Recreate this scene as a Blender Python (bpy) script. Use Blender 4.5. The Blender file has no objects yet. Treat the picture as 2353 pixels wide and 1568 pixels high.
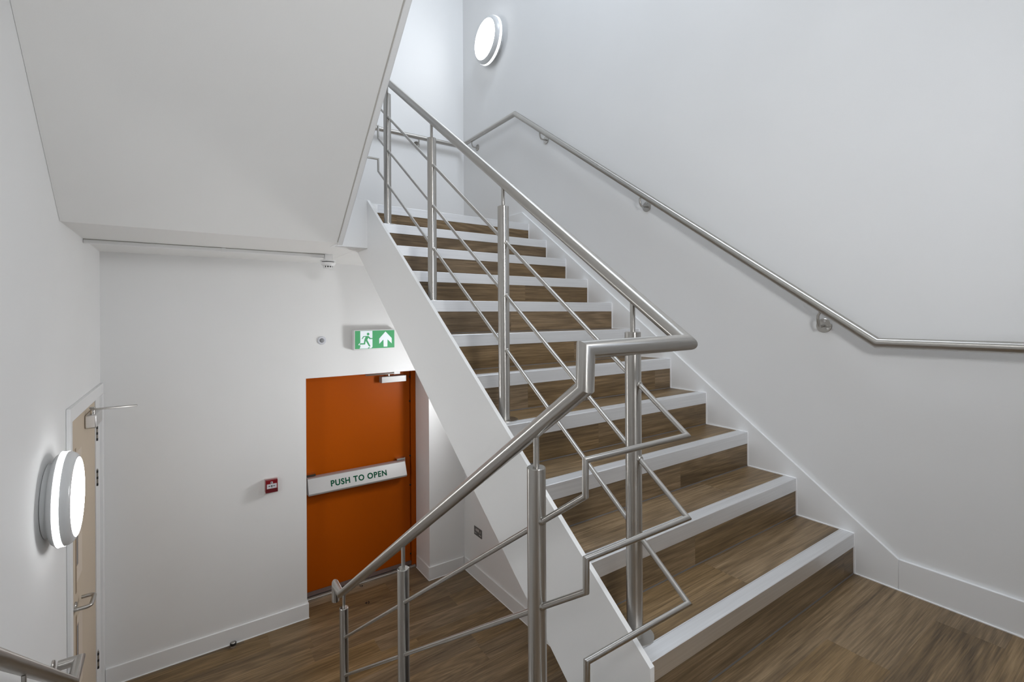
import bpy, bmesh, math, random
from mathutils import Matrix, Vector

random.seed(7)
PI = math.pi
SC = bpy.context.scene
COL = SC.collection

# ---------------------------------------------------------------- camera
cam_d = bpy.data.cameras.new('camera')
cam = bpy.data.objects.new('camera', cam_d)
COL.objects.link(cam)
RT = Vector((0.82384585, -0.56677893, -0.00629675))
UP = Vector((0.00424006, -0.0049463, 0.99997878))
FW = Vector((0.56679805, 0.82385507, 0.00167181))
M = Matrix.Identity(4)
for i in range(3):
    M[i][0], M[i][1], M[i][2] = RT[i], UP[i], -FW[i]
M.translation = Vector((0.0, 0.0, 1.14768))
cam.matrix_world = M
cam_d.sensor_fit = 'HORIZONTAL'
cam_d.sensor_width = 36.0
cam_d.lens = 1091.957 / 2353.0 * 36.0
cam_d.shift_x = 0.0
cam_d.shift_y = -(784.0 - 722.51) / 2353.0
cam_d.clip_start = 0.02
SC.camera = cam

# ---------------------------------------------------------------- light and exposure
SC.view_settings.view_transform = 'Standard'
SC.view_settings.look = 'None'
SC.view_settings.gamma = 1.0
SC.view_settings.use_curve_mapping = False
SC.view_settings.exposure = 0.0
SC.cycles.max_bounces = 12
SC.cycles.diffuse_bounces = 8
SC.cycles.glossy_bounces = 4
SC.cycles.sample_clamp_indirect = 6.0
world = bpy.data.worlds.new('world')
SC.world = world
world.use_nodes = True
bgn = world.node_tree.nodes['Background']
bgn.inputs[0].default_value = (0.62, 0.76, 1.0, 1)
bgn.inputs[1].default_value = 0.9


def area(name, loc, rot, sx, sy, energy, col):
    l = bpy.data.lights.new(name, 'AREA')
    l.shape = 'RECTANGLE'
    l.size, l.size_y = sx, sy
    l.energy = energy
    l.color = col
    o = bpy.data.objects.new(name, l)
    o.location = loc
    o.rotation_euler = rot
    COL.objects.link(o)
    return o


# daylight through the rooflight over the flights, and through the landing window behind the camera
area('daylight_rooflight', (1.72, 1.75, 5.52), (0, 0, 0), 1.15, 1.6, 70.0, (0.82, 0.90, 1.0))
area('daylight_window', (1.575, -0.44, 2.15), (PI / 2, 0, 0), 1.15, 1.2, 4.0, (0.93, 0.96, 1.0))
LAMP = 22.0          # radiance of the round lamps' diffusers

# ---------------------------------------------------------------- dimensions (metres)
XL, XR, XRW = -0.497, 2.4228, 2.437      # left wall, skirting face and wall face on the right
XRL = 2.381                              # right wall below the flight
YB, YF = 4.4267, -0.45                   # back wall, wall behind the camera
ZL, ZT, ZC = -1.4728, 1.925, 5.60        # hall floor, upper landing, ceiling
R, G, Y1, NH = 0.175, 0.2386, 0.8745, 0.0562
XSO, XSI = 1.050, 1.067                  # stringer plate of the rising flight
XU, XD = 1.115, 0.742                    # balustrade planes
ZS = 1.617                               # landing soffit


# ---------------------------------------------------------------- materials
def new_mat(name):
    m = bpy.data.materials.new(name)
    m.use_nodes = True
    return m, m.node_tree, m.node_tree.nodes['Principled BSDF']


def plain(name, col, rough=0.5, metal=0.0, spec=0.5, emit=None, est=0.0):
    m, nt, b = new_mat(name)
    b.inputs['Base Color'].default_value = (*col, 1)
    b.inputs['Roughness'].default_value = rough
    b.inputs['Metallic'].default_value = metal
    b.inputs['Specular IOR Level'].default_value = spec
    if emit:
        b.inputs['Emission Color'].default_value = (*emit, 1)
        b.inputs['Emission Strength'].default_value = est
    return m


def noise(nt, vec, scale, detail=3.0, rough=0.5, dist=0.0):
    n = nt.nodes.new('ShaderNodeTexNoise')
    n.inputs['Scale'].default_value = scale
    n.inputs['Detail'].default_value = detail
    n.inputs['Roughness'].default_value = rough
    n.inputs['Distortion'].default_value = dist
    nt.links.new(vec, n.inputs['Vector'])
    return n.outputs['Fac']


def mapping(nt, vec, scale, loc=None):
    n = nt.nodes.new('ShaderNodeMapping')
    n.inputs['Scale'].default_value = scale
    nt.links.new(vec, n.inputs['Vector'])
    if loc is not None:
        nt.links.new(loc, n.inputs['Location'])
    return n.outputs['Vector']


def math_n(nt, op, a, b=None):
    n = nt.nodes.new('ShaderNodeMath')
    n.operation = op
    for i, v in enumerate((a, b)):
        if v is None:
            continue
        if isinstance(v, (int, float)):
            n.inputs[i].default_value = v
        else:
            nt.links.new(v, n.inputs[i])
    return n.outputs[0]


def ramp(nt, fac, stops):
    n = nt.nodes.new('ShaderNodeValToRGB')
    cr = n.color_ramp
    while len(cr.elements) < len(stops):
        cr.elements.new(0.5)
    for e, (p, c) in zip(cr.elements, stops):
        e.position = p
        e.color = (*c, 1)
    nt.links.new(fac, n.inputs[0])
    return n.outputs['Color']


def painted(name, col, rough, bump_scale, bump, mottling=0.02):
    m, nt, b = new_mat(name)
    geo = nt.nodes.new('ShaderNodeNewGeometry')
    f = noise(nt, geo.outputs['Position'], 1.7, 2.0)
    lo = tuple(c * (1 - mottling) for c in col)
    hi = tuple(min(1, c * (1 + mottling)) for c in col)
    nt.links.new(ramp(nt, f, [(0.3, lo), (0.7, hi)]), b.inputs['Base Color'])
    b.inputs['Roughness'].default_value = rough
    b.inputs['Specular IOR Level'].default_value = 0.35
    h = noise(nt, geo.outputs['Position'], bump_scale, 2.0)
    bn = nt.nodes.new('ShaderNodeBump')
    bn.inputs['Strength'].default_value = bump
    bn.inputs['Distance'].default_value = 0.001
    nt.links.new(h, bn.inputs['Height'])
    nt.links.new(bn.outputs['Normal'], b.inputs['Normal'])
    return m


def wood(name, dark, mid, light, rough=0.42):
    m, nt, b = new_mat(name)
    geo = nt.nodes.new('ShaderNodeNewGeometry')
    oi = nt.nodes.new('ShaderNodeObjectInfo')
    off = nt.nodes.new('ShaderNodeCombineXYZ')
    for i, k in enumerate((37.0, 91.0, 53.0)):
        nt.links.new(math_n(nt, 'MULTIPLY', oi.outputs['Random'], k), off.inputs[i])
    P = geo.outputs['Position']
    broad = noise(nt, mapping(nt, P, (0.9, 11.0, 11.0), off.outputs[0]), 1.0, 4.0, 0.55, 0.5)
    field = noise(nt, mapping(nt, P, (0.42, 5.2, 5.2), off.outputs[0]), 1.0, 1.0, 0.4, 0.1)
    rings = math_n(nt, 'MULTIPLY', math_n(nt, 'ADD', math_n(nt, 'SINE', math_n(nt, 'MULTIPLY', field, 120.0)), 1.0), 0.5)
    fine = noise(nt, mapping(nt, P, (3.2, 130.0, 130.0), off.outputs[0]), 1.0, 4.0, 0.7, 0.3)
    pores = noise(nt, mapping(nt, P, (6.5, 230.0, 230.0), off.outputs[0]), 1.0, 3.0, 0.65)
    t = math_n(nt, 'MULTIPLY', broad, 0.50)
    t = math_n(nt, 'ADD', t, math_n(nt, 'MULTIPLY', rings, 0.075))
    t = math_n(nt, 'ADD', t, math_n(nt, 'MULTIPLY', fine, 0.46))
    t = math_n(nt, 'ADD', t, math_n(nt, 'MULTIPLY', pores, 0.44))
    t = math_n(nt, 'ADD', t, math_n(nt, 'MULTIPLY', oi.outputs['Random'], 0.07))
    t = math_n(nt, 'SUBTRACT', t, 0.240)
    c = ramp(nt, t, [(0.30, dark), (0.52, mid), (0.76, light)])
    # some boards lean grey, some lean gold
    hsv = nt.nodes.new('ShaderNodeHueSaturation')
    rnd2 = math_n(nt, 'FRACT', math_n(nt, 'MULTIPLY', oi.outputs['Random'], 17.31))
    nt.links.new(math_n(nt, 'ADD', math_n(nt, 'MULTIPLY', rnd2, 0.22), 0.92), hsv.inputs['Saturation'])
    nt.links.new(c, hsv.inputs['Color'])
    nt.links.new(hsv.outputs[0], b.inputs['Base Color'])
    b.inputs['Specular IOR Level'].default_value = 0.4
    nt.links.new(math_n(nt, 'ADD', math_n(nt, 'MULTIPLY', fine, 0.2), rough - 0.1), b.inputs['Roughness'])
    bn = nt.nodes.new('ShaderNodeBump')
    bn.inputs['Strength'].default_value = 0.15
    bn.inputs['Distance'].default_value = 0.0006
    nt.links.new(fine, bn.inputs['Height'])
    nt.links.new(bn.outputs['Normal'], b.inputs['Normal'])
    return m


def brushed(name, lo, hi, rough, streak=(2.0, 26.0)):
    m, nt, b = new_mat(name)
    tc = nt.nodes.new('ShaderNodeTexCoord')
    f = noise(nt, mapping(nt, tc.outputs['UV'], (streak[1], streak[0], 1.0)), 1.0, 4.0, 0.6)
    nt.links.new(ramp(nt, f, [(0.25, lo), (0.75, hi)]), b.inputs['Base Color'])
    b.inputs['Metallic'].default_value = 1.0
    nt.links.new(math_n(nt, 'ADD', math_n(nt, 'MULTIPLY', f, 0.03), rough - 0.015), b.inputs['Roughness'])
    tg = nt.nodes.new('ShaderNodeTangent')
    tg.direction_type = 'UV_MAP'
    tg.uv_map = 'UVMap'
    nt.links.new(tg.outputs[0], b.inputs['Tangent'])
    b.inputs['Anisotropic'].default_value = 0.9
    b.inputs['Anisotropic Rotation'].default_value = 0.25
    return m


def alu(name, col, rough):
    m, nt, b = new_mat(name)
    geo = nt.nodes.new('ShaderNodeNewGeometry')
    f = noise(nt, mapping(nt, geo.outputs['Position'], (3.0, 160.0, 160.0)), 1.0, 3.0, 0.6)
    nt.links.new(ramp(nt, f, [(0.25, tuple(c * 0.90 for c in col)), (0.75, col)]), b.inputs['Base Color'])
    b.inputs['Metallic'].default_value = 1.0
    nt.links.new(math_n(nt, 'ADD', math_n(nt, 'MULTIPLY', f, 0.14), rough - 0.07), b.inputs['Roughness'])
    return m


WALL = painted('wall_paint', (0.797, 0.797, 0.795), 0.62, 260.0, 0.10, 0.012)
SOFFIT = painted('soffit_paint', (0.79, 0.785, 0.77), 0.7, 160.0, 0.14, 0.015)
GLOSS = painted('white_satin_gloss', (0.86, 0.86, 0.855), 0.33, 90.0, 0.05, 0.006)
TRIMP = painted('white_trim_paint', (0.80, 0.80, 0.80), 0.42, 120.0, 0.05, 0.006)
BEAD = plain('white_sealant', (0.92, 0.92, 0.93), 0.35)
GROOVE = plain('nosing_groove_grey', (0.34, 0.34, 0.345), 0.5)
GREYBEAD = plain('grey_sealant', (0.105, 0.095, 0.088), 0.6)
WOOD = wood('brown_vinyl_plank', (0.052, 0.033, 0.017), (0.160, 0.107, 0.056), (0.32, 0.225, 0.13))
SUB = plain('dark_screed', (0.075, 0.055, 0.035), 0.9)
STEEL = brushed('brushed_steel', (0.468, 0.450, 0.423), (0.500, 0.482, 0.455), 0.28, (1.2, 130.0))
CHROME = brushed('polished_steel', (0.62, 0.61, 0.59), (0.72, 0.71, 0.69), 0.16)
ALU = alu('nosing_aluminium', (0.90, 0.905, 0.915), 0.46)
ALUP = alu('satin_aluminium', (0.72, 0.71, 0.70), 0.36)
BARS = plain('satin_silver_bar', (0.50, 0.495, 0.49), 0.46, 0.45, 0.3)
SILVER = plain('silver_paint', (0.42, 0.415, 0.41), 0.42, 0.35, 0.3)
ORANGE = painted('orange_door_paint', (0.40, 0.076, 0.0012), 0.42, 300.0, 0.08, 0.02)
ORANGE.node_tree.nodes['Principled BSDF'].inputs['Specular IOR Level'].default_value = 0.12
CREAM = painted('cream_door_veneer', (0.59, 0.485, 0.365), 0.5, 60.0, 0.05, 0.03)
CREAMD = plain('bead_shade_brown', (0.24, 0.15, 0.065), 0.45)
CREAML = painted('pale_bead_paint', (0.66, 0.56, 0.46), 0.5, 60.0, 0.04, 0.02)
GLASSD = plain('dark_door_glass', (0.035, 0.022, 0.028), 0.08)
BLACK = plain('black_rubber', (0.012, 0.012, 0.012), 0.6)
GAPM = plain('gap_shade_beige', (0.50, 0.48, 0.44), 0.8)
HINGE = plain('dull_hinge_metal', (0.26, 0.235, 0.20), 0.4, 0.7)
DARK = plain('dark_gap', (0.05, 0.045, 0.04), 0.8)
PLASTIC = plain('white_plastic', (0.78, 0.78, 0.78), 0.35)
LAMPGREY = plain('lamp_grey_plastic', (0.64, 0.65, 0.655), 0.18)
LAMPE = plain('lamp_diffuser', (0.9, 0.9, 0.9), 0.4, emit=(0.965, 0.985, 1.0), est=LAMP)
LAMPB = plain('lamp_band', (0.9, 0.9, 0.9), 0.4, emit=(0.965, 0.985, 1.0), est=LAMP * 0.27)
RED = plain('red_plastic', (0.20, 0.005, 0.010), 0.3)
REDD = plain('dark_red_plastic', (0.13, 0.010, 0.014), 0.35)
INSERT = plain('call_point_insert', (0.62, 0.62, 0.66), 0.4)
INK = plain('black_print', (0.015, 0.015, 0.015), 0.6)
GREENPRINT = plain('green_print', (0.004, 0.075, 0.036), 0.7, 0.0, 0.1)
SIGNG = plain('sign_green', (0.06, 0.30, 0.13), 0.35, emit=(0.12, 0.46, 0.19), est=0.24)
SIGNW = plain('sign_white', (0.78, 0.82, 0.87), 0.35, emit=(0.86, 0.95, 1.0), est=0.22)
SOCKETM = plain('socket_metal', (0.15, 0.147, 0.143), 0.45, 0.5)
SOCKETW = plain('socket_insert', (0.58, 0.54, 0.52), 0.5)
LENS = plain('sensor_lens', (0.25, 0.255, 0.27), 0.35)
SENSW = plain('sensor_ring', (0.60, 0.61, 0.66), 0.4)
SCRAPM = plain('dry_scrap', (0.035, 0.022, 0.015), 0.8)


def glass_mat():
    m, nt, b = new_mat('window_glass')
    b.inputs['Base Color'].default_value = (0.95, 0.98, 1, 1)
    b.inputs['Transmission Weight'].default_value = 1.0
    b.inputs['Roughness'].default_value = 0.0
    b.inputs['IOR'].default_value = 1.45
    return m


GLASS = glass_mat()


# ---------------------------------------------------------------- mesh building
class MB:
    def __init__(self):
        self.v, self.f, self.uv = [], [], {}

    def add(self, verts, faces):
        o = len(self.v)
        self.v += [tuple(p) for p in verts]
        self.f += [tuple(i + o for i in f) for f in faces]
        return o

    def box(self, x0, y0, z0, x1, y1, z1):
        p = [(x, y, z) for x in (x0, x1) for y in (y0, y1) for z in (z0, z1)]
        self.add(p, [(0, 1, 3, 2), (4, 6, 7, 5), (0, 4, 5, 1), (2, 3, 7, 6), (0, 2, 6, 4), (1, 5, 7, 3)])
        return self

    def prism(self, poly, axis, a0, a1):
        n = len(poly)

        def P(u, w, a):
            return (a, u, w) if axis == 'x' else ((u, a, w) if axis == 'y' else (u, w, a))
        vs = [P(u, w, a0) for u, w in poly] + [P(u, w, a1) for u, w in poly]
        fs = [tuple(range(n)), tuple(range(2 * n - 1, n - 1, -1))]
        fs += [(i, (i + 1) % n, n + (i + 1) % n, n + i) for i in range(n)]
        self.add(vs, fs)
        return self

    def tube(self, pts, r, n=20, caps=True):
        pts = [Vector(p) for p in pts]
        d0 = (pts[1] - pts[0]).normalized()
        a = Vector((0, 0, 1)) if abs(d0.z) < 0.9 else Vector((1, 0, 0))
        u = d0.cross(a).normalized()
        w = d0.cross(u).normalized()
        ring = [pts[0] + r * (math.cos(2 * PI * k / n) * u + math.sin(2 * PI * k / n) * w) for k in range(n)]
        rings, ls, L = [ring], [0.0], 0.0
        for i in range(1, len(pts)):
            d = (pts[i] - pts[i - 1]).normalized()
            if i < len(pts) - 1:
                pn = (d + (pts[i + 1] - pts[i]).normalized()).normalized()
            else:
                pn = d
            ring = [q + d * ((pts[i] - q).dot(pn) / d.dot(pn)) for q in ring]
            L += (pts[i] - pts[i - 1]).length
            rings.append(ring)
            ls.append(L)
        o = self.add([q for rg in rings for q in rg], [])
        for i in range(len(rings) - 1):
            for k in range(n):
                k2 = (k + 1) % n
                fi = len(self.f)
                self.f.append((o + i * n + k, o + i * n + k2, o + (i + 1) * n + k2, o + (i + 1) * n + k))
                self.uv[fi] = [(k / n, ls[i]), ((k + 1) / n, ls[i]), ((k + 1) / n, ls[i + 1]), (k / n, ls[i + 1])]
        if caps:
            self.f.append(tuple(o + k for k in range(n - 1, -1, -1)))
            e = o + (len(rings) - 1) * n
            self.f.append(tuple(e + k for k in range(n)))
        return self

    def lathe(self, prof, org, axis, n=32):
        """prof: (distance along axis, radius) pairs; the ends are closed with flat caps when their radius is not 0."""
        org, d = Vector(org), Vector(axis).normalized()
        a = Vector((0, 0, 1)) if abs(d.z) < 0.9 else Vector((1, 0, 0))
        u = d.cross(a).normalized()
        w = d.cross(u).normalized()
        vs = []
        for t, r in prof:
            for k in range(n):
                vs.append(org + d * t + r * (math.cos(2 * PI * k / n) * u + math.sin(2 * PI * k / n) * w))
        o = self.add(vs, [])
        for i in range(len(prof) - 1):
            for k in range(n):
                k2 = (k + 1) % n
                fi = len(self.f)
                self.f.append((o + i * n + k, o + i * n + k2, o + (i + 1) * n + k2, o + (i + 1) * n + k))
                self.uv[fi] = [(k / n, prof[i][0]), ((k + 1) / n, prof[i][0]), ((k + 1) / n, prof[i + 1][0]), (k / n, prof[i + 1][0])]
        self.f.append(tuple(o + k for k in range(n - 1, -1, -1)))
        e = o + (len(prof) - 1) * n
        self.f.append(tuple(e + k for k in range(n)))
        return self

    def build(self, name, mat, parent=None, bevel=0.0, segs=2, sharp=0.55):
        me = bpy.data.meshes.new(name)
        me.from_pydata(self.v, [], self.f)
        uvl = me.uv_layers.new(name='UVMap')
        for fi, us in self.uv.items():
            ls = me.polygons[fi].loop_start
            for j, q in enumerate(us):
                uvl.data[ls + j].uv = q
        bm = bmesh.new()
        bm.from_mesh(me)
        bmesh.ops.recalc_face_normals(bm, faces=bm.faces)
        bm.to_mesh(me)
        bm.free()
        me.polygons.foreach_set('use_smooth', [True] * len(me.polygons))
        me.set_sharp_from_angle(angle=sharp)
        me.materials.append(mat)
        o = bpy.data.objects.new(name, me)
        COL.objects.link(o)
        if bevel:
            b = o.modifiers.new('bevel', 'BEVEL')
            b.width = bevel
            b.segments = segs
            b.limit_method = 'ANGLE'
            b.harden_normals = False
        if parent is not None:
            adopt(o, parent)
        return o


def wm(o):
    """world matrix without waiting for the depsgraph"""
    m = o.matrix_basis.copy()
    if o.parent:
        m = wm(o.parent) @ o.matrix_parent_inverse @ m
    return m


def adopt(o, parent):
    o.parent = parent
    o.matrix_parent_inverse = wm(parent).inverted()


def thing(name, label, cat, loc, group=None, kind=None):
    o = bpy.data.objects.new(name, None)
    o.empty_display_size = 0.1
    o.location = loc
    COL.objects.link(o)
    tag(o, label, cat, group, kind)
    return o


def tag(o, label, cat, group=None, kind=None):
    o['label'] = label
    o['category'] = cat
    if group:
        o['group'] = group
    if kind:
        o['kind'] = kind
    return o


def copy_tree(o, parent=None):
    c = o.copy()
    COL.objects.link(c)
    if parent is not None:
        c.parent = parent
        c.matrix_parent_inverse = o.matrix_parent_inverse.copy()
    for ch in [k for k in bpy.data.objects if k.parent == o]:
        copy_tree(ch, c)
    return c


def structure(mb, name, mat, label, cat, bevel=0.0):
    return tag(mb.build(name, mat, None, bevel), label, cat, None, 'structure')


PLANK = None


def plank(x0, y0, z0, x1, y1, z1, parent, gap=0.0001, axes='xy'):
    """one board, all of them sharing a bevel-edged unit block"""
    global PLANK
    if PLANK is None:
        PLANK = bpy.data.meshes.new('plank')
        m = MB().box(-.5, -.5, -.5, .5, .5, .5)
        PLANK.from_pydata(m.v, [], m.f)
        bm = bmesh.new()
        bm.from_mesh(PLANK)
        bmesh.ops.recalc_face_normals(bm, faces=bm.faces)
        bm.to_mesh(PLANK)
        bm.free()
        PLANK.materials.append(WOOD)
    o = bpy.data.objects.new('plank', PLANK)
    COL.objects.link(o)
    g = [gap if a in axes else 0.0 for a in 'xyz']
    o.location = ((x0 + x1) / 2, (y0 + y1) / 2, (z0 + z1) / 2)
    o.scale = (abs(x1 - x0) - 2 * g[0], abs(y1 - y0) - 2 * g[1], abs(z1 - z0) - 2 * g[2])
    adopt(o, parent)
    return o


def board_floor(x0, x1, y0, y1, z, parent, width=0.184, length=1.22, first=None, joints=()):
    y, row = y1, 0
    while y > y0 + 0.004:
        ya = max(y0, y - (first if first and row == 0 else width))
        x = x0 - random.uniform(0.15, length - 0.1)
        if row < len(joints):
            x = joints[row]
            while x > x0:
                x -= length
        row += 1
        while x < x1:
            a, b = max(x, x0), min(x + length, x1)
            if b - a > 0.01:
                plank(a, ya, z - 0.004, b, y, z, parent)
            x += length
        y = ya


# ---------------------------------------------------------------- the shell
T = 0.2
# right wall: one block, thickened under the rising flight
w = MB().box(XRW, YF - T, ZL - T, XRW + T, YB, ZC)
w.prism([(0.3, ZL), (YB, ZL), (YB, 1.5), (3.45, 1.36), (0.95, -0.45), (0.3, -0.45)], 'x', XRL, XRW)
structure(w, 'wall_right', WALL, 'long white plaster wall on the right behind the rising flight', 'wall')

# left wall with the opening of the cream door
DL0, DL1, DLT = 3.40, 4.37, 0.655
w = MB().box(XL - T, YF - T, ZL - T, XL, DL0, ZC)
w.box(XL - T, DL0, DLT, XL, YB, ZC)
w.box(XL - T, DL1, ZL - T, XL, YB, DLT)
structure(w, 'wall_left', WALL, 'white plaster wall on the left carrying the round lamp and cream door', 'wall')

# back wall: leaves an opening for the orange fire door, right of it a pier stands proud
OX0, OX1, OZ = 0.864, 1.988, 0.605
YP = 4.355
w = MB().box(XL - T, YB, ZL - T, OX0, 4.72, ZC)
w.box(OX0, YB, OZ, OX1, 4.72, ZC)
w.box(OX1, YB, ZL - T, XRW + T, 4.72, ZC)
w.box(OX1, YP, ZL, XRL, YB, ZS)
structure(w, 'wall_back', WALL, 'white plaster end wall around the orange fire door and above the upper landing', 'wall')

# wall behind the camera, with the landing window
WX0, WX1, WZ0, WZ1 = 0.95, 2.2, 1.5, 2.8
w = MB().box(XL - T, YF - T, ZL - T, WX0, YF, ZC)
w.box(WX1, YF - T, ZL - T, XRW + T, YF, ZC)
w.box(WX0, YF - T, ZL - T, WX1, YF, WZ0)
w.box(WX0, YF - T, WZ1, WX1, YF, ZC)
structure(w, 'wall_front', WALL, 'white wall with the landing window, behind the half landing', 'wall')
win = MB()
for a in ((WX0, WZ0, WX1, WZ0 + .05), (WX0, WZ1 - .05, WX1, WZ1), (WX0, WZ0, WX0 + .05, WZ1), (WX1 - .05, WZ0, WX1, WZ1)):
    win.box(a[0], YF - .12, a[1], a[2], YF - .06, a[3])
wo = structure(win, 'window_1', TRIMP, 'white framed window over the half landing', 'window')
MB().box(WX0 + .05, YF - .095, WZ0 + .05, WX1 - .05, YF - .085, WZ1 - .05).build('pane', GLASS, wo)

# ceiling with a rooflight
KX0, KX1, KY0, KY1 = 1.1, 2.3, 0.90, 2.60
w = MB().box(XL - T, YF - T, ZC, KX0, 4.72, ZC + .2)
w.box(KX1, YF - T, ZC, XRW + T, 4.72, ZC + .2)
w.box(KX0, YF - T, ZC, KX1, KY0, ZC + .2)
w.box(KX0, KY1, ZC, KX1, 4.72, ZC + .2)
structure(w, 'ceiling', SOFFIT, 'flat white ceiling high over the stairwell', 'ceiling')
win = MB()
for a in ((KX0, KY0, KX1, KY0 + .05), (KX0, KY1 - .05, KX1, KY1), (KX0, KY0, KX0 + .05, KY1), (KX1 - .05, KY0, KX1, KY1)):
    win.box(a[0], a[1], ZC + .06, a[2], a[3], ZC + .13)
wo = structure(win, 'window_2', TRIMP, 'white framed rooflight in the stairwell ceiling', 'window')
MB().box(KX0 + .05, KY0 + .05, ZC + .09, KX1 - .05, KY1 - .05, ZC + .10).build('pane', GLASS, wo)

# hall floor and half landing, boarded
fl = structure(MB().box(XL - T, YF - T, ZL - .15, XRW + T, 5.2, ZL - .004), 'floor', SUB,
               'brown wood-plank floor of the hall at the foot of the stairs', 'floor')
board_floor(XL, XRL, 2.70, YB + .24, ZL, fl, first=0.106, joints=(0.9, 1.60, 0.55, 2.05, 0.8, 1.25, 1.533, 0.7, 1.9))
board_floor(0.79, XRL, 2.20, 2.70, ZL, fl)
hl = MB().box(XL, YF, -.25, XSO, 0.855, -.004)
hl.box(XSO, YF, -.25, XRW, Y1, -.004)
hl = structure(hl, 'floor_landing', SUB, 'brown wood-plank half landing at the foot of the rising flight', 'floor')
board_floor(XL, XSO, YF, 0.853, 0.0, hl)
board_floor(XSO, XR + .004, YF, Y1 + .0030, 0.0, hl, first=0.1225, joints=(1.32, 1.855, 2.295, 1.75))
MB().prism([(Y1, .0002), (Y1 + .0030, .0002), (Y1 + .0030, .0035)], 'x', XSI, XR - .004).build('sealant_bead', GREYBEAD, hl)

# upper landing and its soffit (split where the plaster has cracked)
ul = MB().box(XL, 3.125, ZS, 0.806, YB, ZT - .004)
ul.box(0.806, 3.316, ZS, 0.9985, YB, ZT - .004)
ul.box(1.0005, 3.316, ZS, XSI, YB, ZT - .004)
ul.box(XSI, 3.2680, ZS, XRW, YB, ZT - .004)
ul = structure(ul, 'floor_upper_landing', SOFFIT, 'white soffit and slab of the upper landing over the hall', 'landing')
board_floor(XL, XR, 3.36, YB, ZT, ul, 0.36, 1.6)
MB().box(0.837, 3.3005, ZS + .003, XSI, 3.3155, 1.960).build('fascia', TRIMP, ul, 0.002)


# ---------------------------------------------------------------- skirtings
def base(mb, name, label):
    return structure(mb, name, TRIMP, label, 'skirting', 0.0018)


def zt(y):                                     # top of the raking skirting
    return 0.1275 + 0.7255 * (y - 0.718)


bs = MB().prism([(YF, 0.0005), (0.7177, 0.0005), (0.7177, 0.1275), (YF, 0.1275)], 'x', XR, XRW)
bs = base(bs, 'baseboard_right', 'white skirting on the right wall, level on the landing then raking up the stairs')
MB().prism([(0.7180, 0.0005), (0.95, 0.0005), (3.30, 1.72), (3.40, 1.90), (4.412, 1.9255), (4.412, 2.045), (3.362, 2.045), (0.7180, 0.1275)],
           'x', XR, XRW).build('raking_board', TRIMP, bs, 0.0018)
sb = MB().box(XR - .004, YF, 0.0, XR, Y1, 0.004)
for k in range(1, 12):
    y = Y1 + (k - 1) * G
    sb.box(XR - .0035, y - .003, (k - 1) * R, XR, y + .003, k * R)
    if k < 11:
        sb.box(XR - .004, y - .001, k * R, XR, y + G, k * R + .0045)
sb.build('sealant_bead', BEAD, bs)

bb = base(MB().box(XL + .022, YB - .016, ZL + .0005, OX0 + .012, YB, ZL + .127), 'baseboard_back',
          'white skirting along the end wall left of the orange door')
MB().box(OX0, YB + .0005, ZL + .0005, OX0 + .012, 4.66, ZL + .127).build('return_board', TRIMP, bb, 0.003)
MB().box(XL + .022, YB - .021, ZL, OX0 + .015, YB - .016, ZL + .005).build('sealant_bead', BEAD, bb)
bp = base(MB().box(OX1 - .015, YP - .015, ZL + .0005, XRL - .014, YP, ZL + .127), 'baseboard_pier',
          'white skirting round the pier right of the orange door')
MB().box(OX1 - .015, YP + .0005, ZL + .0005, OX1, 4.655, ZL + .127).build('return_board', TRIMP, bp, 0.003)
MB().box(OX1 - .019, YP - .019, ZL, XRL - .014, YP - .015, ZL + .004).box(OX1 - .019, YP - .019, ZL, OX1 - .015, 4.655, ZL + .004).build('sealant_bead', BEAD, bp)
bl = base(MB().box(XRL - .014, 0.5, ZL + .0005, XRL, YP - .015, ZL + .127), 'baseboard_under_stairs',
          'white skirting on the right wall beneath the rising flight')
MB().box(XRL - .018, 0.5, ZL, XRL - .014, YP - .015, ZL + .004).build('sealant_bead', BEAD, bl)
bu = base(MB().box(XL, YB - .015, ZT + .0005, XR - .001, YB, ZT + .12), 'baseboard_upper', 'white skirting on the end wall of the upper landing')

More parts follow.
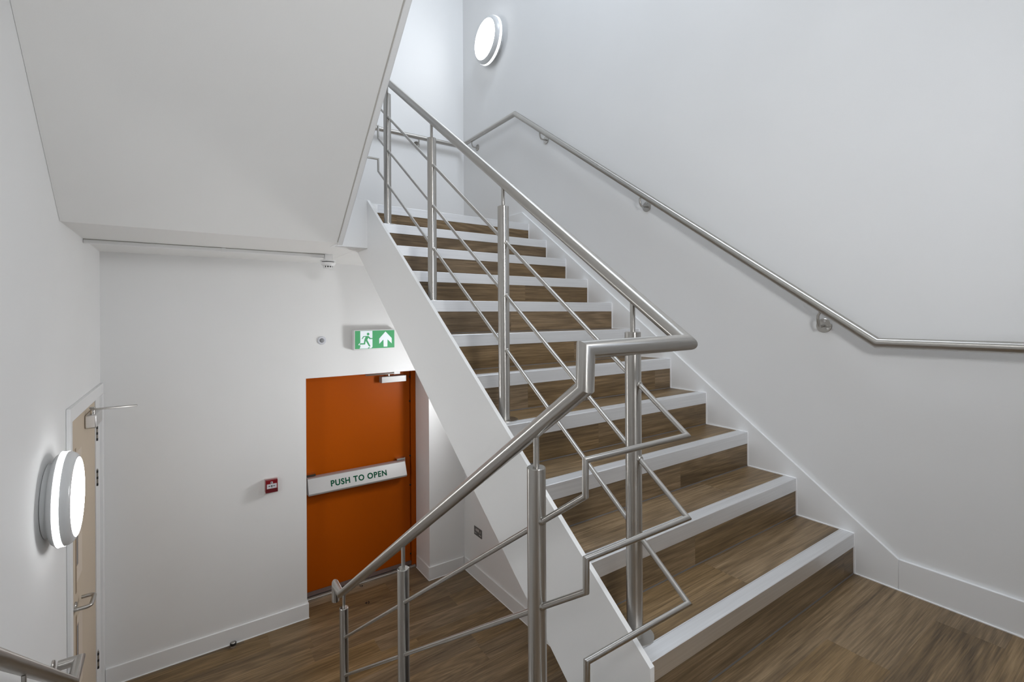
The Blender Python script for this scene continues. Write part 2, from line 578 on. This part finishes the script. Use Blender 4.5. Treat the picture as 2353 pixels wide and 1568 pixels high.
# ---------------------------------------------------------------- rising flight
st = thing('staircase', 'rising flight of wood-effect steps with silver nosings and a white side plate', 'staircase', (1.75, Y1, 0.0))
for k in range(1, 12):
    y, z = Y1 + (k - 1) * G, k * R
    y2 = y + G
    if k < 11:
        core = [(y + .007, z - R), (y + .007, z - .0045), (y + G, z - .0045)]
    else:
        core = [(y + .0045, z - R), (y + .0045, z - R + .03), (y + .0065, z - .0045), (y + .0065, z - R)]
    s = MB().prism(core, 'x', XSI, XR + .004).build('step', SUB, st)
    # riser boards
    cuts = [XSI] + sorted(random.sample([1.25, 1.42, 1.58, 1.72, 1.86, 2.02, 2.2], random.choice((1, 1, 2)))) + [XR]
    if k == 1:
        cuts = [XSI, 2.325, XR]
    if k == 2:
        cuts = [XSI, 1.62, XR]
    if k == 5:
        cuts = [XSI, 1.35, 2.28, XR]
    for a, b in zip(cuts[:-1], cuts[1:]):
        plank(a, y + .003, z - R, b, y + .0068, z - NH + .002, s, axes='x')
    if k < 11:
        cuts = [XSI, random.uniform(1.3, 2.2), XR]
        if k == 1:
            cuts = [XSI, 1.665, XR]
        for a, b in zip(cuts[:-1], cuts[1:]):
            plank(a, y + .0552, z - .0042, b, y + G + .003, z, s, axes='x')
        MB().prism([(y + G, z + .0002), (y + G + .003, z + .0002), (y + G + .003, z + .0035)], 'x', XSI + .001, XR - .004).build('sealant_bead', GREYBEAD, s)
    nz = MB().prism([(y, z - NH), (y, z + .0012), (y + .002, z + .003), (y + .0535, z + .003), (y + .0555, z + .0015), (y + .0555, z - .002),
                     (y + .0045, z - .002), (y + .003, z - NH)], 'x', XSI - .003, XR - .0005)
    nz.build('nosing', ALU, s)
    MB().box(XSI, y + .0492, z + .0028, XR - .001, y + .0502, z + .0033).build('nosing_groove', GROOVE, s)

SL = 0.7333


def zb(y):
    return -0.972 + SL * y


def ztop(y):
    return -0.464 + SL * y


pl = MB().prism([(0.866, zb(0.866)), (0.866, ztop(0.866)), (3.3, ztop(3.3)), (3.3, zb(3.3))], 'x', XSO, XSI - .0003)
pl.prism([(3.3, zb(3.3)), (3.3, 1.6165), (3.529, 1.6165)], 'x', XSO, XSI - .0003)
pl.build('stringer', GLOSS, st)
MB().prism([(Y1, -.33), (Y1, -.006), (3.2605, 1.742), (3.2605, 1.6165), (3.49, 1.6165)], 'x', XSI, XRL - .001).build('flight_soffit', SOFFIT, st)

# ---------------------------------------------------------------- falling flight (towards the hall)
sd = thing('staircase', 'lower flight of brown steps falling to the hall floor beneath the near balustrade', 'staircase', (0.1, 1.7, ZL))
R2, G2, Y2 = -ZL / 9.0, 0.2295, 0.857
for k in range(1, 9):
    y0, z = Y2 + (k - 1) * G2, -k * R2
    s = MB().box(XL + .001, y0, max(z - .26, ZL), 0.785, y0 + G2 - .0005, z - .004).build('step', SOFFIT, sd)
    plank(XL + .001, y0, z - .004, 0.785, y0 + G2 - .057, z, s, axes='x')
    plank(XL + .001, y0 - .004, z, 0.785, y0 - .0005, z + R2 - NH, s, axes='x')
    MB().prism([(y0 + G2 - .055, z - .004), (y0 + G2 - .055, z + .003), (y0 + G2, z + .003), (y0 + G2, z - NH), (y0 + G2 - .003, z - NH), (y0 + G2 - .003, z - .004)],
               'x', XL + .001, 0.785).build('nosing', ALU, s)

# ---------------------------------------------------------------- flight overhead
so = thing('staircase', 'sloping white underside of the next flight, overhead on the left', 'staircase', (0.15, 3.125, 1.61))
SO, YO, ZO = -0.818, 3.122, 1.614


def zo(y):
    return ZO + SO * (y - YO)


yt = YO + (3.60 - ZO) / SO
MB().prism([(YO, ZO), (yt, 3.60), (yt, 3.60 + .14), (YO, ZO + .14)], 'x', XL + .001, 0.7985).build('flight_soffit', SOFFIT, so)
MB().prism([(YO + .01, ZO - .012), (yt, 3.592), (yt, 3.592 + .36), (YO + .22, ZO + .18), (YO + .22, ZO + .002), (YO + .035, ZO + .002)], 'x', 0.806, 0.836).build('stringer', TRIMP, so, 0.004)
MB().prism([(YO, ZO + .005), (yt, 3.605), (yt, 3.70), (YO, ZO + .10)], 'x', 0.7985, 0.806).build('shadow_gap', GAPM, so)  # filler whose beige stands in for the soft shade in the groove
for k in range(1, 12):
    y = 3.22 - (k - 1) * 0.2134
    MB().box(XL + .001, y - .2134, max(zo(y) + .14, ZT + (k - 1) * R), 0.80, y, ZT + k * R).build('step', SUB, so)
hl2 = structure(MB().box(XL, YF, 3.60, XRW, 0.78, 3.85), 'floor_next_landing', SOFFIT, 'white slab of the next half landing, high over the camera', 'landing')


# ---------------------------------------------------------------- balustrade
ba = thing('balustrade', 'brushed steel stair balustrade turning from the rising flight down the lower flight', 'balustrade', (XU, 0.977, R))
RH, RB, RP = 0.0212, 0.0076, 0.0242


def zh(y):
    return 1.283 + 0.7185 * (y - 1.085)


YK = 0.790
YE = 3.255
hr = [(XU, YE + .03, zh(YE + .03)), (XU, YK, zh(YK)), (0.745, YK, zh(YK) - .003), (XD, YK, 0.984), (XD, 2.861, -0.476), (XD, 2.980, -0.474), (XD, 2.980, -0.575)]
MB().tube(hr, RH, 28).build('handrail', STEEL, ba)


def bline(i, y):
    return (0.8195, 0.597, 0.3665)[i] + 0.7265 * (y - YK)


def cline(i, y):
    return (0.739, 0.524, 0.300)[i] - 0.7155 * (y - YK)


for i in range(3):
    pts = [(0.775, YE, bline(i, YE) + .085), (XU, YE, bline(i, YE) + .085), (XU, YE, bline(i, YE) + .02), (XU, YE - .02, bline(i, YE - .02)),
           (XU, YK, bline(i, YK)), (XD, YK, bline(i, YK)), (XD - .001, YK, cline(i, YK)), (XD, 2.795, cline(i, 2.795))]
    pts.pop(2)
    pts[2] = (XU, YE, bline(i, YE))
    MB().tube(pts, RB, 14).build('rail', STEEL, ba)


def post(x, y, zbse, ztp, zrail, levels, near=-1, plate=True):
    p = MB().lathe([(0, RP), (ztp - zbse - .002, RP), (ztp - zbse, RP - .002)], (x, y, zbse), (0, 0, 1), 32).build('post', STEEL, ba)
    MB().tube([(x, y, ztp - .01), (x, y, zrail - .012)], 0.0078, 16).build('spigot', STEEL, p)
    if plate:
        disc = []
        for k in range(48):
            a = k * PI / 24
            disc.append((max(x + .004 + .054 * math.cos(a), XSI + .001) if x > 1 else x + .04 * math.cos(a), y + .054 * math.sin(a) if x > 1 else y + .04 * math.sin(a)))
        MB().prism(disc, 'z', zbse + .0005, zbse + .006).build('base_plate', STEEL, p)
    for z in levels:
        f = MB().lathe([(0, .0105), (.006, .0105), (.009, .008)], (x, y + near * (RP - .003), z + near * (RP) * .72 * (1 if near < 0 else -1) * (1 if x > 1 else -1)), (0, near, 0), 16)
        f.build('rail_fixing', STEEL, p)
    return p


for y, kb, ztp in ((0.977, 1, 1.095), (1.682, 4, 1.610), (2.386, 7, 2.118), (3.074, 10, 2.626)):
    post(XU, y, kb * R, ztp, zh(y), [bline(i, y) for i in range(3)])
for y, zbse, ztp in ((0.973, -R2, 0.757), (1.888, -5 * R2, 0.099), (2.795, ZL, -0.521)):
    post(XD, y, zbse, ztp, 0.984 - 0.705 * (y - YK), [cline(i, y) for i in range(3)])


# ---------------------------------------------------------------- wall handrails
def bracket(parent, pw, nrm, top):
    """pw: point on the wall; nrm: out of the wall; top: point on the underside of the rail"""
    pw, nrm, top = Vector(pw), Vector(nrm), Vector(top)
    b = MB().lathe([(0, .0325), (.0035, .0325), (.005, .031)], pw, nrm, 36).build('bracket', STEEL, parent)
    c0 = pw + nrm * .004
    dist = (top - pw).dot(nrm)
    pts = [c0, pw + nrm * (dist * .62) + Vector((0, 0, -.004))]
    lateral = top - (pw + nrm * dist)
    for j in range(1, 7):
        a = j / 6 * PI / 2
        pts.append(pw + nrm * (dist * (.62 + .38 * math.sin(a))) + Vector((0, 0, -.004 + .034 * (1 - math.cos(a)))) + lateral * (0.25 * (1 - math.cos(a))))
    pts.append(top)
    MB().tube(pts, .0062, 14).build('arm', STEEL, b)
    side = nrm.cross(Vector((0, 0, 1)))
    for a in (100, 220, 340):
        s = MB()
        q = pw + nrm * .0045 + side * (.021 * math.cos(math.radians(a))) + Vector((0, 0, .021 * math.sin(math.radians(a))))
        s.lathe([(0, .0046), (.0012, .0046), (.0014, .002), (.0006, .0018)], q, nrm, 14)
        s.build('screw', CHROME, b)


XH = XRW - .070
wh = thing('handrail', 'brushed steel wall handrail climbing the right wall and turning onto the upper landing', 'handrail', (XH, 0.9, 1.1))
MB().tube([(XH, YF + .12, 1.025), (XH, 0.767, 1.022), (XH, 3.378, 2.897), (XH, YB - .066, 2.904), (-0.35, YB - .066, 2.888)], RH, 28).build('rail', STEEL, wh)


def zrail(y):
    return 1.022 + (2.897 - 1.022) / (3.378 - 0.767) * (y - 0.767)


for y, z in ((0.993, 1.090), (2.012, 1.836), (3.032, 2.577)):
    bracket(wh, (XRW, y, z), (-1, 0, 0), (XH, y - .012, zrail(y - .012) - RH - .002))
bracket(wh, (XRW, 4.135, 2.838), (-1, 0, 0), (XH, 4.125, 2.90 - RH))
bracket(wh, (1.905, YB, 2.850), (0, -1, 0), (1.895, YB - .066, 2.90 - RH))

XH2 = XL + .090
lh = thing('handrail', 'steel handrail end hooked back to the left wall below the round lamp', 'handrail', (XH2, 2.5, -0.3))
MB().tube([(XH2, 0.9, 0.880), (XH2, 2.777, -0.432), (XH2, 2.920, -0.416), (XL + .020, 2.920, -0.416)], RH, 28).build('rail', STEEL, lh)
for y in (1.05, 2.03):
    bracket(lh, (XL, y, 0.880 - 0.699 * (y - 0.9) - .095), (1, 0, 0), (XH2, y, 0.880 - 0.699 * (y - 0.9) - RH - .003))
MB().lathe([(0, .03), (.006, .03), (.008, .028)], (XL, 2.920, -0.416), (1, 0, 0), 32).build('rose', STEEL, lh)

# ---------------------------------------------------------------- orange fire door
d1 = thing('door_1', 'orange fire exit door with a push bar in the end wall', 'door', (1.4, 4.70, ZL), None, 'structure')
leaf = MB().box(OX0 + .012, 4.700, ZL + .065, 1.930, 4.745, 0.63).build('leaf', ORANGE, d1, 0.002)
fr = MB().box(1.937, 4.682, ZL, OX1 - .0005, 4.76, 0.70)
fr.box(OX0, 4.722, ZL, OX0 + .010, 4.76, 0.70)
fr.box(OX0, 4.722, 0.632, OX1, 4.76, 0.70)
fr = fr.build('frame', ORANGE, d1, 0.002)
MB().box(OX0 + .001, 4.750, ZL, OX1, 4.757, 0.70).build('backing', DARK, fr)
for z in (0.510, 0.256, -0.313, -0.617, -1.087, -1.336):
    MB().lathe([(0, .0095), (.003, .0095), (.004, .008)], (1.9300, 4.6995, z), (0, -1, 0), 16).build('bolt', BLACK, leaf)
MB().box(OX0 + .012, 4.690, ZL + .030, 1.934, 4.745, ZL + .064).build('brush_strip', plain('brush_strip', (0.17, 0.115, 0.10), 0.7), leaf)
th = MB().box(OX0 + .012, 4.665, ZL + .0005, OX1 - .016, 4.76, ZL + .012)
th.box(OX0 + .012, 4.672, ZL + .012, OX1 - .016, 4.688, ZL + .026)
th.build('threshold', ALUP, d1)
# push bar
pb = MB().prism([(4.664, -.334), (4.636, -.341), (4.584, -.468), (4.590, -.484), (4.664, -.490)], 'x', 0.914, 1.850).build('push_bar', BARS, d1, 0.002)
MB().prism([(4.634, -.3395), (4.6365, -.332), (4.664, -.326), (4.664, -.334)], 'x', 0.91, 1.85).build('bar_top_edge', plain('bar_edge_brown', (0.30, 0.2, 0.18), 0.5), pb)  # brown strip along the top of the bar
MB().box(0.905, 4.64, -.323, 0.985, 4.70, -.305).box(0.893, 4.655, -.49, 0.906, 4.70, -.31).build('bar_bracket', CHROME, pb)
MB().box(1.765, 4.64, -.323, 1.845, 4.70, -.305).box(1.853, 4.665, -.49, 1.862, 4.70, -.31).build('bar_bracket', CHROME, pb)
cu = bpy.data.curves.new('lettering', 'FONT')
cu.body = 'PUSH TO OPEN'
cu.size = 0.073
cu.space_character = 1.14
cu.offset = 0.0022
cu.extrude = 0.0004
cu.align_x = 'CENTER'
cu.align_y = 'CENTER'
tmp = bpy.data.objects.new('tmp_text', cu)
COL.objects.link(tmp)
dg = bpy.context.evaluated_depsgraph_get()
tme = bpy.data.meshes.new_from_object(tmp.evaluated_get(dg))
bpy.data.objects.remove(tmp)
xs = [v.co.x for v in tme.vertices]
fac = 0.533 / (max(xs) - min(xs))
tme.materials.clear()
tme.materials.append(GREENPRINT)
tx = bpy.data.objects.new('lettering', tme)
COL.objects.link(tx)
tx.location = (1.378, 4.6050, -0.4135)
tx.rotation_euler = (math.radians(90 - 22.3), 0, 0)
tx.scale = (fac, fac * 1.06, 1)
adopt(tx, pb)
# door closer
cl = MB().box(1.606, 4.622, .478, 1.862, 4.70, .540).build('closer', SILVER, d1, 0.003)
MB().tube([(1.690, 4.655, .54), (1.690, 4.655, .566)], .011, 16).build('spindle', CHROME, cl)
MB().box(1.452, 4.628, .560, 1.735, 4.640, .574).box(1.452, 4.640, .560, 1.470, 4.665, .572).box(1.470, 4.655, .563, 1.74, 4.666, .573).build('arm', STEEL, cl, 0.002)
MB().box(1.735, 4.630, .556, 1.800, 4.70, .582).build('arm_bracket', SILVER, cl, 0.002)

# ---------------------------------------------------------------- cream door
d2 = thing('door_2', 'cream panelled door with a steel handle at the left end of the hall', 'door', (XL, 3.85, ZL), None, 'structure')
fr = MB()
fr.box(XL + .0005, 3.246, ZL, XL + .018, 3.297, 0.685)
fr.box(XL + .0005, 3.297, 0.592 + .02, XL + .018, YB - .001, 0.685)
fr.box(XL + .0005, 4.362, ZL, XL + .020, YB - .001, 0.612)
fr = fr.build('architrave', TRIMP, d2, 0.002)
ln = MB()
ln.box(XL - .05, 3.401, ZL, XL - .004, 3.436, 0.63)
ln.box(XL - .05, 4.190, ZL, XL + .004, 4.362, 0.63)
ln.box(XL - .05, 3.436, 0.592, XL - .001, 4.190, 0.63)
ln.build('frame', TRIMP, d2, 0.0015)
PY0, PY1 = 3.500, 3.700


def leaf_slab():
    m = MB()
    x0, x1, y0, y1 = XL - .045, XL - .002, 3.438, 4.187
    m.box(x0, PY1, ZL + .01, x1, y1, .590)
    m.box(x0, y0, ZL + .01, x1, PY0, .590)
    for za, zc in ((.40, .590), (-.518, -.318), (ZL + .01, -.938)):
        m.box(x0, PY0, za, x1, PY1, zc)
    return m


lf = leaf_slab().build('leaf', CREAM, d2)
for za, zc in ((-.318, .40), (-.938, -.518)):
    x1 = XL - .002
    g = MB().box(x1 - .016, PY0 + .028, za + .06, x1 - .0095, PY1 - .055, zc - .06).build('vision_panel', GLASSD, lf)
    bd = MB()
    outer = [(x1, PY0, za), (x1, PY1, za), (x1, PY1, zc), (x1, PY0, zc)]
    inner = [(x1 - .0085, PY0 + .030, za + .066), (x1 - .0085, PY1 - .060, za + .066), (x1 - .0085, PY1 - .060, zc - .066), (x1 - .0085, PY0 + .030, zc - .066)]
    deep = [(x1 - .016, p[1], p[2]) for p in inner]
    o = bd.add(outer + inner + deep, [])
    for k in range(4):
        k2 = (k + 1) % 4
        bd.f.append((o + k, o + k2, o + 4 + k2, o + 4 + k))
        bd.f.append((o + 4 + k, o + 4 + k2, o + 8 + k2, o + 8 + k))
    bd.build('glazing_bead', CREAML, lf)
    MB().box(x1 - .007, PY0 - .004, za - .045, x1 + .0008, PY0 + .024, zc + .03).build('bead_shade_strip', CREAMD, lf)  # flat strip on the left bead, its shadow side put into the brown
# return-to-door lever
hp = [(XL - .002, 3.432, -.418), (XL + .046, 3.432, -.418)]
for j in range(1, 7):
    a = j / 6 * PI / 2
    hp.append((XL + .046 + .022 * math.sin(a), 3.432 + .022 * (1 - math.cos(a)), -.418))
hp.append((XL + .068, 3.565, -.424))
for j in range(1, 7):
    a = j / 6 * PI / 2
    hp.append((XL + .068 - .022 * (1 - math.cos(a)), 3.565 + .022 * math.sin(a), -.425))
hp.append((XL + .010, 3.587, -.426))
hd = MB().tube(hp, .0098, 18).build('handle', STEEL, d2)
MB().lathe([(0, .026), (.006, .026), (.008, .024)], (XL - .002, 3.466, -.418), (1, 0, 0), 28).build('rose', STEEL, hd)
for za, zc in ((.322, .421), (.020, .130), (-1.204, -1.090)):
    h = MB().lathe([(0, .0075), ((zc - za), .0075)], (XL + .0055, 4.206, za), (0, 0, 1), 16)
    h.box(XL + .003, 4.208, za, XL + .0055, 4.235, zc)
    h = h.build('hinge', HINGE, d2)
    for t in (.02, .42, .80):
        z0 = za + t * (zc - za)
        kn = MB().lathe([(0, .0079), (.016, .0079)], (XL + .0055, 4.2055, z0), (0, 0, 1), 16)
        kn.build('knuckle_gap', BLACK, h)
# its closer and arm
cb = MB().box(XL - .001, 3.795, .480, XL + .052, 4.06, .560).build('closer', ALUP, d2, 0.006)
MB().tube([(XL + .030, 3.835, .558), (XL + .030, 3.835, .592)], .012, 18).build('spindle', CHROME, cb)
MB().box(XL + .020, 3.822, .585, XL + .245, 3.848, .594).tube([(XL + .030, 3.835, .594), (XL + .030, 3.835, .603)], .015, 18).build('arm', STEEL, cb, 0.002)


# ---------------------------------------------------------------- round lamps
def make_lamp(label):
    t = thing('bulkhead_lamp', label, 'lamp', (0, 0, 0), 'round wall lamps')
    MB().lathe([(0, .150), (.003, .158), (.017, .160), (.023, .170), (.027, .188), (.039, .199), (.0430, .2050), (.0455, .2050), (.0460, .2000)], (0, 0, 0), (1, 0, 0), 72).build('base', LAMPGREY, t, sharp=0.9)
    MB().lathe([(.0455, .199), (.0460, .2012), (.067, .2012), (.067, .199)], (0, 0, 0), (1, 0, 0), 72).build('light_band', LAMPB, t)
    MB().lathe([(.067, .199), (.067, .2005), (.077, .198), (.087, .192), (.095, .183), (.0995, .173), (.0995, .170)], (0, 0, 0), (1, 0, 0), 72).build('rim', LAMPGREY, t, sharp=0.9)
    MB().lathe([(.0985, .172), (.101, .168), (.105, .12), (.107, .06), (.1073, .001)], (0, 0, 0), (1, 0, 0), 72).build('diffuser', LAMPE, t, sharp=0.9)
    return t


lamp = make_lamp('lit round wall lamp on the left wall, beside the cream door')
l2 = copy_tree(lamp)
l2['label'] = 'lit round wall lamp high on the right wall, above the handrail'
l3 = copy_tree(lamp)
l4 = copy_tree(lamp)  # added unseen lamp, for fill light and highlights on the rails
l4['label'] = 'added unseen round lamp on the wall behind the half landing'
l3['label'] = 'lit round wall lamp beneath the rising flight, hidden behind its steps'


def relamp(root, k):
    """its own diffuser brightness: lamps of one pattern, differently dimmed"""
    mats = {}
    for ch in [c for c in bpy.data.objects if c.parent == root]:
        if ch.name.startswith(('light_band', 'diffuser')):
            ch.data = ch.data.copy()
            src = ch.data.materials[0]
            if src.name not in mats:
                mats[src.name] = src.copy()
                mats[src.name].node_tree.nodes['Principled BSDF'].inputs['Emission Strength'].default_value *= k
            ch.data.materials[0] = mats[src.name]


relamp(l2, 0.42)
relamp(l3, 2.5)
relamp(l4, 3.3)
l4.location = (0.70, YF, 1.80)
l4.rotation_euler = (0, 0, PI / 2)
lamp.location = (XL, 2.851, 0.352)
l2.location = (XRW - .0015, 3.815, 3.745)
l2.scale = (1.06, 1.06, 1.06)
l2.rotation_euler = (0, 0, PI)
l3.location = (XRL, 3.66, 0.46)
l3.rotation_euler = (0, 0, PI)

# ---------------------------------------------------------------- exit sign
es = thing('exit_sign', 'green lit exit sign with running figure and up arrow, above the orange door', 'sign', (1.455, YB, 0.835))
MB().box(1.259, 4.366, .835, 1.651, YB, 1.021).build('housing', PLASTIC, es, 0.006, 3)
SX0, SX1, SZ0, SZ1 = 1.271, 1.6405, .8465, 1.0115
MB().box(SX0, 4.3645, SZ0, SX1, 4.3665, SZ1).build('green_panel', SIGNG, es)


def sign_poly(pts, y0, y1, name, mat):
    out = []
    for x, y in pts:
        u = (x - 515) / 1365.0
        top, bot = 455 - 27 * u, 1058 - 48 * u
        out.append((SX0 + u * (SX1 - SX0), SZ1 - (y - top) / (bot - top) * (SZ1 - SZ0)))
    return MB().prism(out, 'y', y0, y1).build(name, mat, es)


sign_poly([(690, 458), (1103, 452), (1103, 985), (1062, 1026), (986, 1028), (1025, 990), (985, 992), (935, 1032), (665, 1042), (690, 985), (690, 925), (618, 928), (640, 885), (690, 850)],
          4.3640, 4.3645, 'doorway_symbol', SIGNW)
sign_poly([(735, 715), (790, 628), (965, 618), (1035, 690), (1103, 690), (1103, 724), (1005, 728), (962, 680), (925, 752), (1037, 966), (985, 970), (870, 785), (852, 903), (650, 910), (690, 864),
           (808, 860), (828, 740), (870, 652), (812, 652), (762, 725)], 4.3635, 4.3640, 'running_figure', SIGNG)
sign_poly([(955 + 45 * math.cos(a * PI / 12), 557 + 45 * math.sin(a * PI / 12)) for a in range(24)], 4.3635, 4.3640, 'figure_head', SIGNG)
sign_poly([(1562, 475), (1784, 692), (1784, 872), (1634, 735), (1628, 978), (1495, 982), (1490, 740), (1340, 885), (1340, 712)], 4.3635, 4.3645, 'arrow_symbol', SIGNW)

# ---------------------------------------------------------------- small wall fittings
ps = thing('motion_sensor', 'small round white motion sensor left of the exit sign', 'sensor', (0.997, YB, 0.933))
MB().lathe([(0, .037), (.004, .037), (.009, .033), (.010, .022)], (0.997, YB, 0.933), (0, -1, 0), 40).build('ring', SENSW, ps)
MB().lathe([(.008, .0205), (.013, .018), (.017, .012), (.0185, .003)], (0.997, YB, 0.933), (0, -1, 0), 32).build('lens', LENS, ps)

cp = thing('call_point', 'red square fire alarm call point on the end wall', 'alarm', (0.588, YB, -0.32))
CX0, CX1, CZ0, CZ1 = 0.539, 0.629, -.306, -.203
MB().box(CX0 - .002, YB - .022, CZ0, CX1 + .006, YB, CZ1 + .002).build('back_box', plain('pale_back_box', (0.55, 0.47, 0.46), 0.5), cp, 0.003)
MB().box(CX0, YB - .060, CZ0, CX1, YB - .022, CZ1).build('body', RED, cp, 0.003)
MB().box(CX0 - .0008, YB - .0615, CZ0 - .0006, CX1 + .0008, YB - .0595, CZ0 + .031).build('lower_cover', REDD, cp, 0.0008)
MB().box(CX0 + .009, YB - .0622, CZ0 + .034, CX1 - .008, YB - .0600, CZ0 + .071).build('insert', INSERT, cp)
ccx, ccz = (CX0 + CX1) / 2, CZ0 + .0535
ar = MB().prism([(ccx + .006 * math.cos(a * PI / 8), ccz + .006 * math.sin(a * PI / 8)) for a in range(16)], 'y', YB - .0632, YB - .0622)
for s in (-1, 1):
    ar.prism([(ccx + s * .010, ccz), (ccx + s * .016, ccz + .006), (ccx + s * .016, ccz + .0022), (ccx + s * .025, ccz + .0022), (ccx + s * .025, ccz - .0022), (ccx + s * .016, ccz - .0022), (ccx + s * .016, ccz - .006)],
             'y', YB - .0632, YB - .0622)
ar.prism([(ccx - .005, ccz - .0145), (ccx + .005, ccz - .0145), (ccx + .005, ccz - .012), (ccx - .005, ccz - .012)], 'y', YB - .0632, YB - .0622)
ar.build('arrow_symbols', INK, cp)
MB().prism([(ccx - .008, CZ1 - .030), (ccx + .008, CZ1 - .030), (ccx + .008, CZ1 - .014), (ccx - .008, CZ1 - .014)], 'y', YB - .0612, YB - .0600).build('flame_badge', INSERT, cp)
MB().prism([(ccx - .005, CZ1 - .027), (ccx + .002, CZ1 - .027), (ccx + .004, CZ1 - .018), (ccx - .001, CZ1 - .021), (ccx - .005, CZ1 - .016)], 'y', YB - .0616, YB - .0612).build('flame_mark', INK, cp)

sk = thing('wall_socket', 'dark metal double wall socket on the right wall under the stairs', 'socket', (XRL, 4.08, -1.03))
KY, KZ = 4.075, -1.000
MB().box(XRL - .005, KY - .074, KZ - .043, XRL, KY + .074, KZ + .043).build('face_plate', SOCKETM, sk, 0.003)
for s in (-1, 1):
    MB().box(XRL - .009, KY + s * .014 - .010, KZ + .006, XRL - .005, KY + s * .014 + .010, KZ + .030).build('rocker', SOCKETW, sk, 0.001)
    p = MB().box(XRL - .0058, KY + s * .045 - .004, KZ + .002, XRL - .005, KY + s * .045 + .004, KZ + .022)
    p.box(XRL - .0058, KY + s * .045 - .016, KZ - .024, XRL - .005, KY + s * .045 - .005, KZ - .014)
    p.box(XRL - .0058, KY + s * .045 + .005, KZ - .024, XRL - .005, KY + s * .045 + .016, KZ - .014)
    p.build('outlet', SOCKETW, sk)

tr = thing('cable_trunking', 'slim white cable trunking running across the landing soffit', 'trunking', (0.2, 3.77, ZS))
MB().box(XL + .001, 3.755, 1.591, 0.868, 3.787, ZS - .004).build('trunk', TRIMP, tr, 0.002)
MB().box(XL + .001, 3.757, ZS - .004, 0.868, 3.785, ZS).build('top_shade_strip', plain('trunk_shade_grey', (0.32, 0.31, 0.28), 0.7), tr)  # grey strip painted as the shadow line between trunking and soffit
MB().box(0.205, 3.752, 1.588, 0.229, 3.790, ZS - .002).build('coupler', TRIMP, tr, 0.001)
sm = thing('smoke_detector', 'white ceiling smoke detector at the right end of the trunking', 'detector', (0.897, 3.77, ZS))
MB().box(0.870, 3.742, 1.575, 0.926, 3.798, ZS).build('mounting_box', TRIMP, sm, 0.002)
MB().lathe([(0, .050), (.004, .056), (.010, .056), (.013, .050)], (0.898, 3.77, 1.575), (0, 0, -1), 40).build('base', PLASTIC, sm)
MB().lathe([(.013, .043), (.019, .043)], (0.898, 3.77, 1.575), (0, 0, -1), 40).build('gap', DARK, sm)
MB().lathe([(.019, .052), (.024, .053), (.030, .053), (.040, .047), (.046, .038)], (0.898, 3.77, 1.575), (0, 0, -1), 40).build('body', PLASTIC, sm)
MB().lathe([(.046, .029), (.056, .028)], (0.898, 3.77, 1.575), (0, 0, -1), 32).build('sensing_chamber', DARK, sm)
cg = MB()
for k in range(12):
    a = k * PI / 6
    x, y = 0.898 + .034 * math.cos(a), 3.77 + .034 * math.sin(a)
    cg.tube([(x, y, 1.575 - .044), (x, y, 1.575 - .060)], .0045, 8)
cg.lathe([(.058, .037), (.063, .034), (.065, .02)], (0.898, 3.77, 1.575), (0, 0, -1), 32)
cg.build('cage', PLASTIC, sm)

ds = thing('door_stop', 'small round black door stop on the hall floor by the skirting', 'door stop', (0.303, 4.368, ZL))
MB().lathe([(0, .017), (.020, .017)], (0.303, 4.368, ZL + .0002), (0, 0, 1), 28).build('post', ALUP, ds)
MB().lathe([(.020, .0175), (.020, .0225), (.036, .0225), (.038, .021)], (0.303, 4.368, ZL), (0, 0, 1), 28).build('rubber_ring', BLACK, ds)
MB().lathe([(.038, .017), (.041, .014)], (0.303, 4.368, ZL), (0, 0, 1), 28).build('cap', STEEL, ds)


def scrap(x, y, label, seed, s=1.0):
    rnd = random.Random(seed)
    m = MB()
    for k in range(9):
        if k in (2, 6):
            continue
        a, r = k * 2 * PI / 9, rnd.uniform(.009, .018) * s
        px, py = x + r * math.cos(a), y + r * math.sin(a)
        q = [(px + .006 * s * rnd.uniform(.5, 1.2) * math.cos(b), py + .006 * s * rnd.uniform(.5, 1.2) * math.sin(b)) for b in (0, 1.3, 2.6, 3.9, 5.2)]
        m.prism(q, 'z', ZL + .0002, ZL + .003 + .002 * rnd.random())
    tag(m.build('scrap', SCRAPM), label, 'debris')


scrap(1.363, 4.334, 'small dark curled scrap lying on the hall floor before the orange door', 3)
scrap(1.395, 4.640, 'dark scrap of dirt lying against the orange door threshold', 5, 0.8)
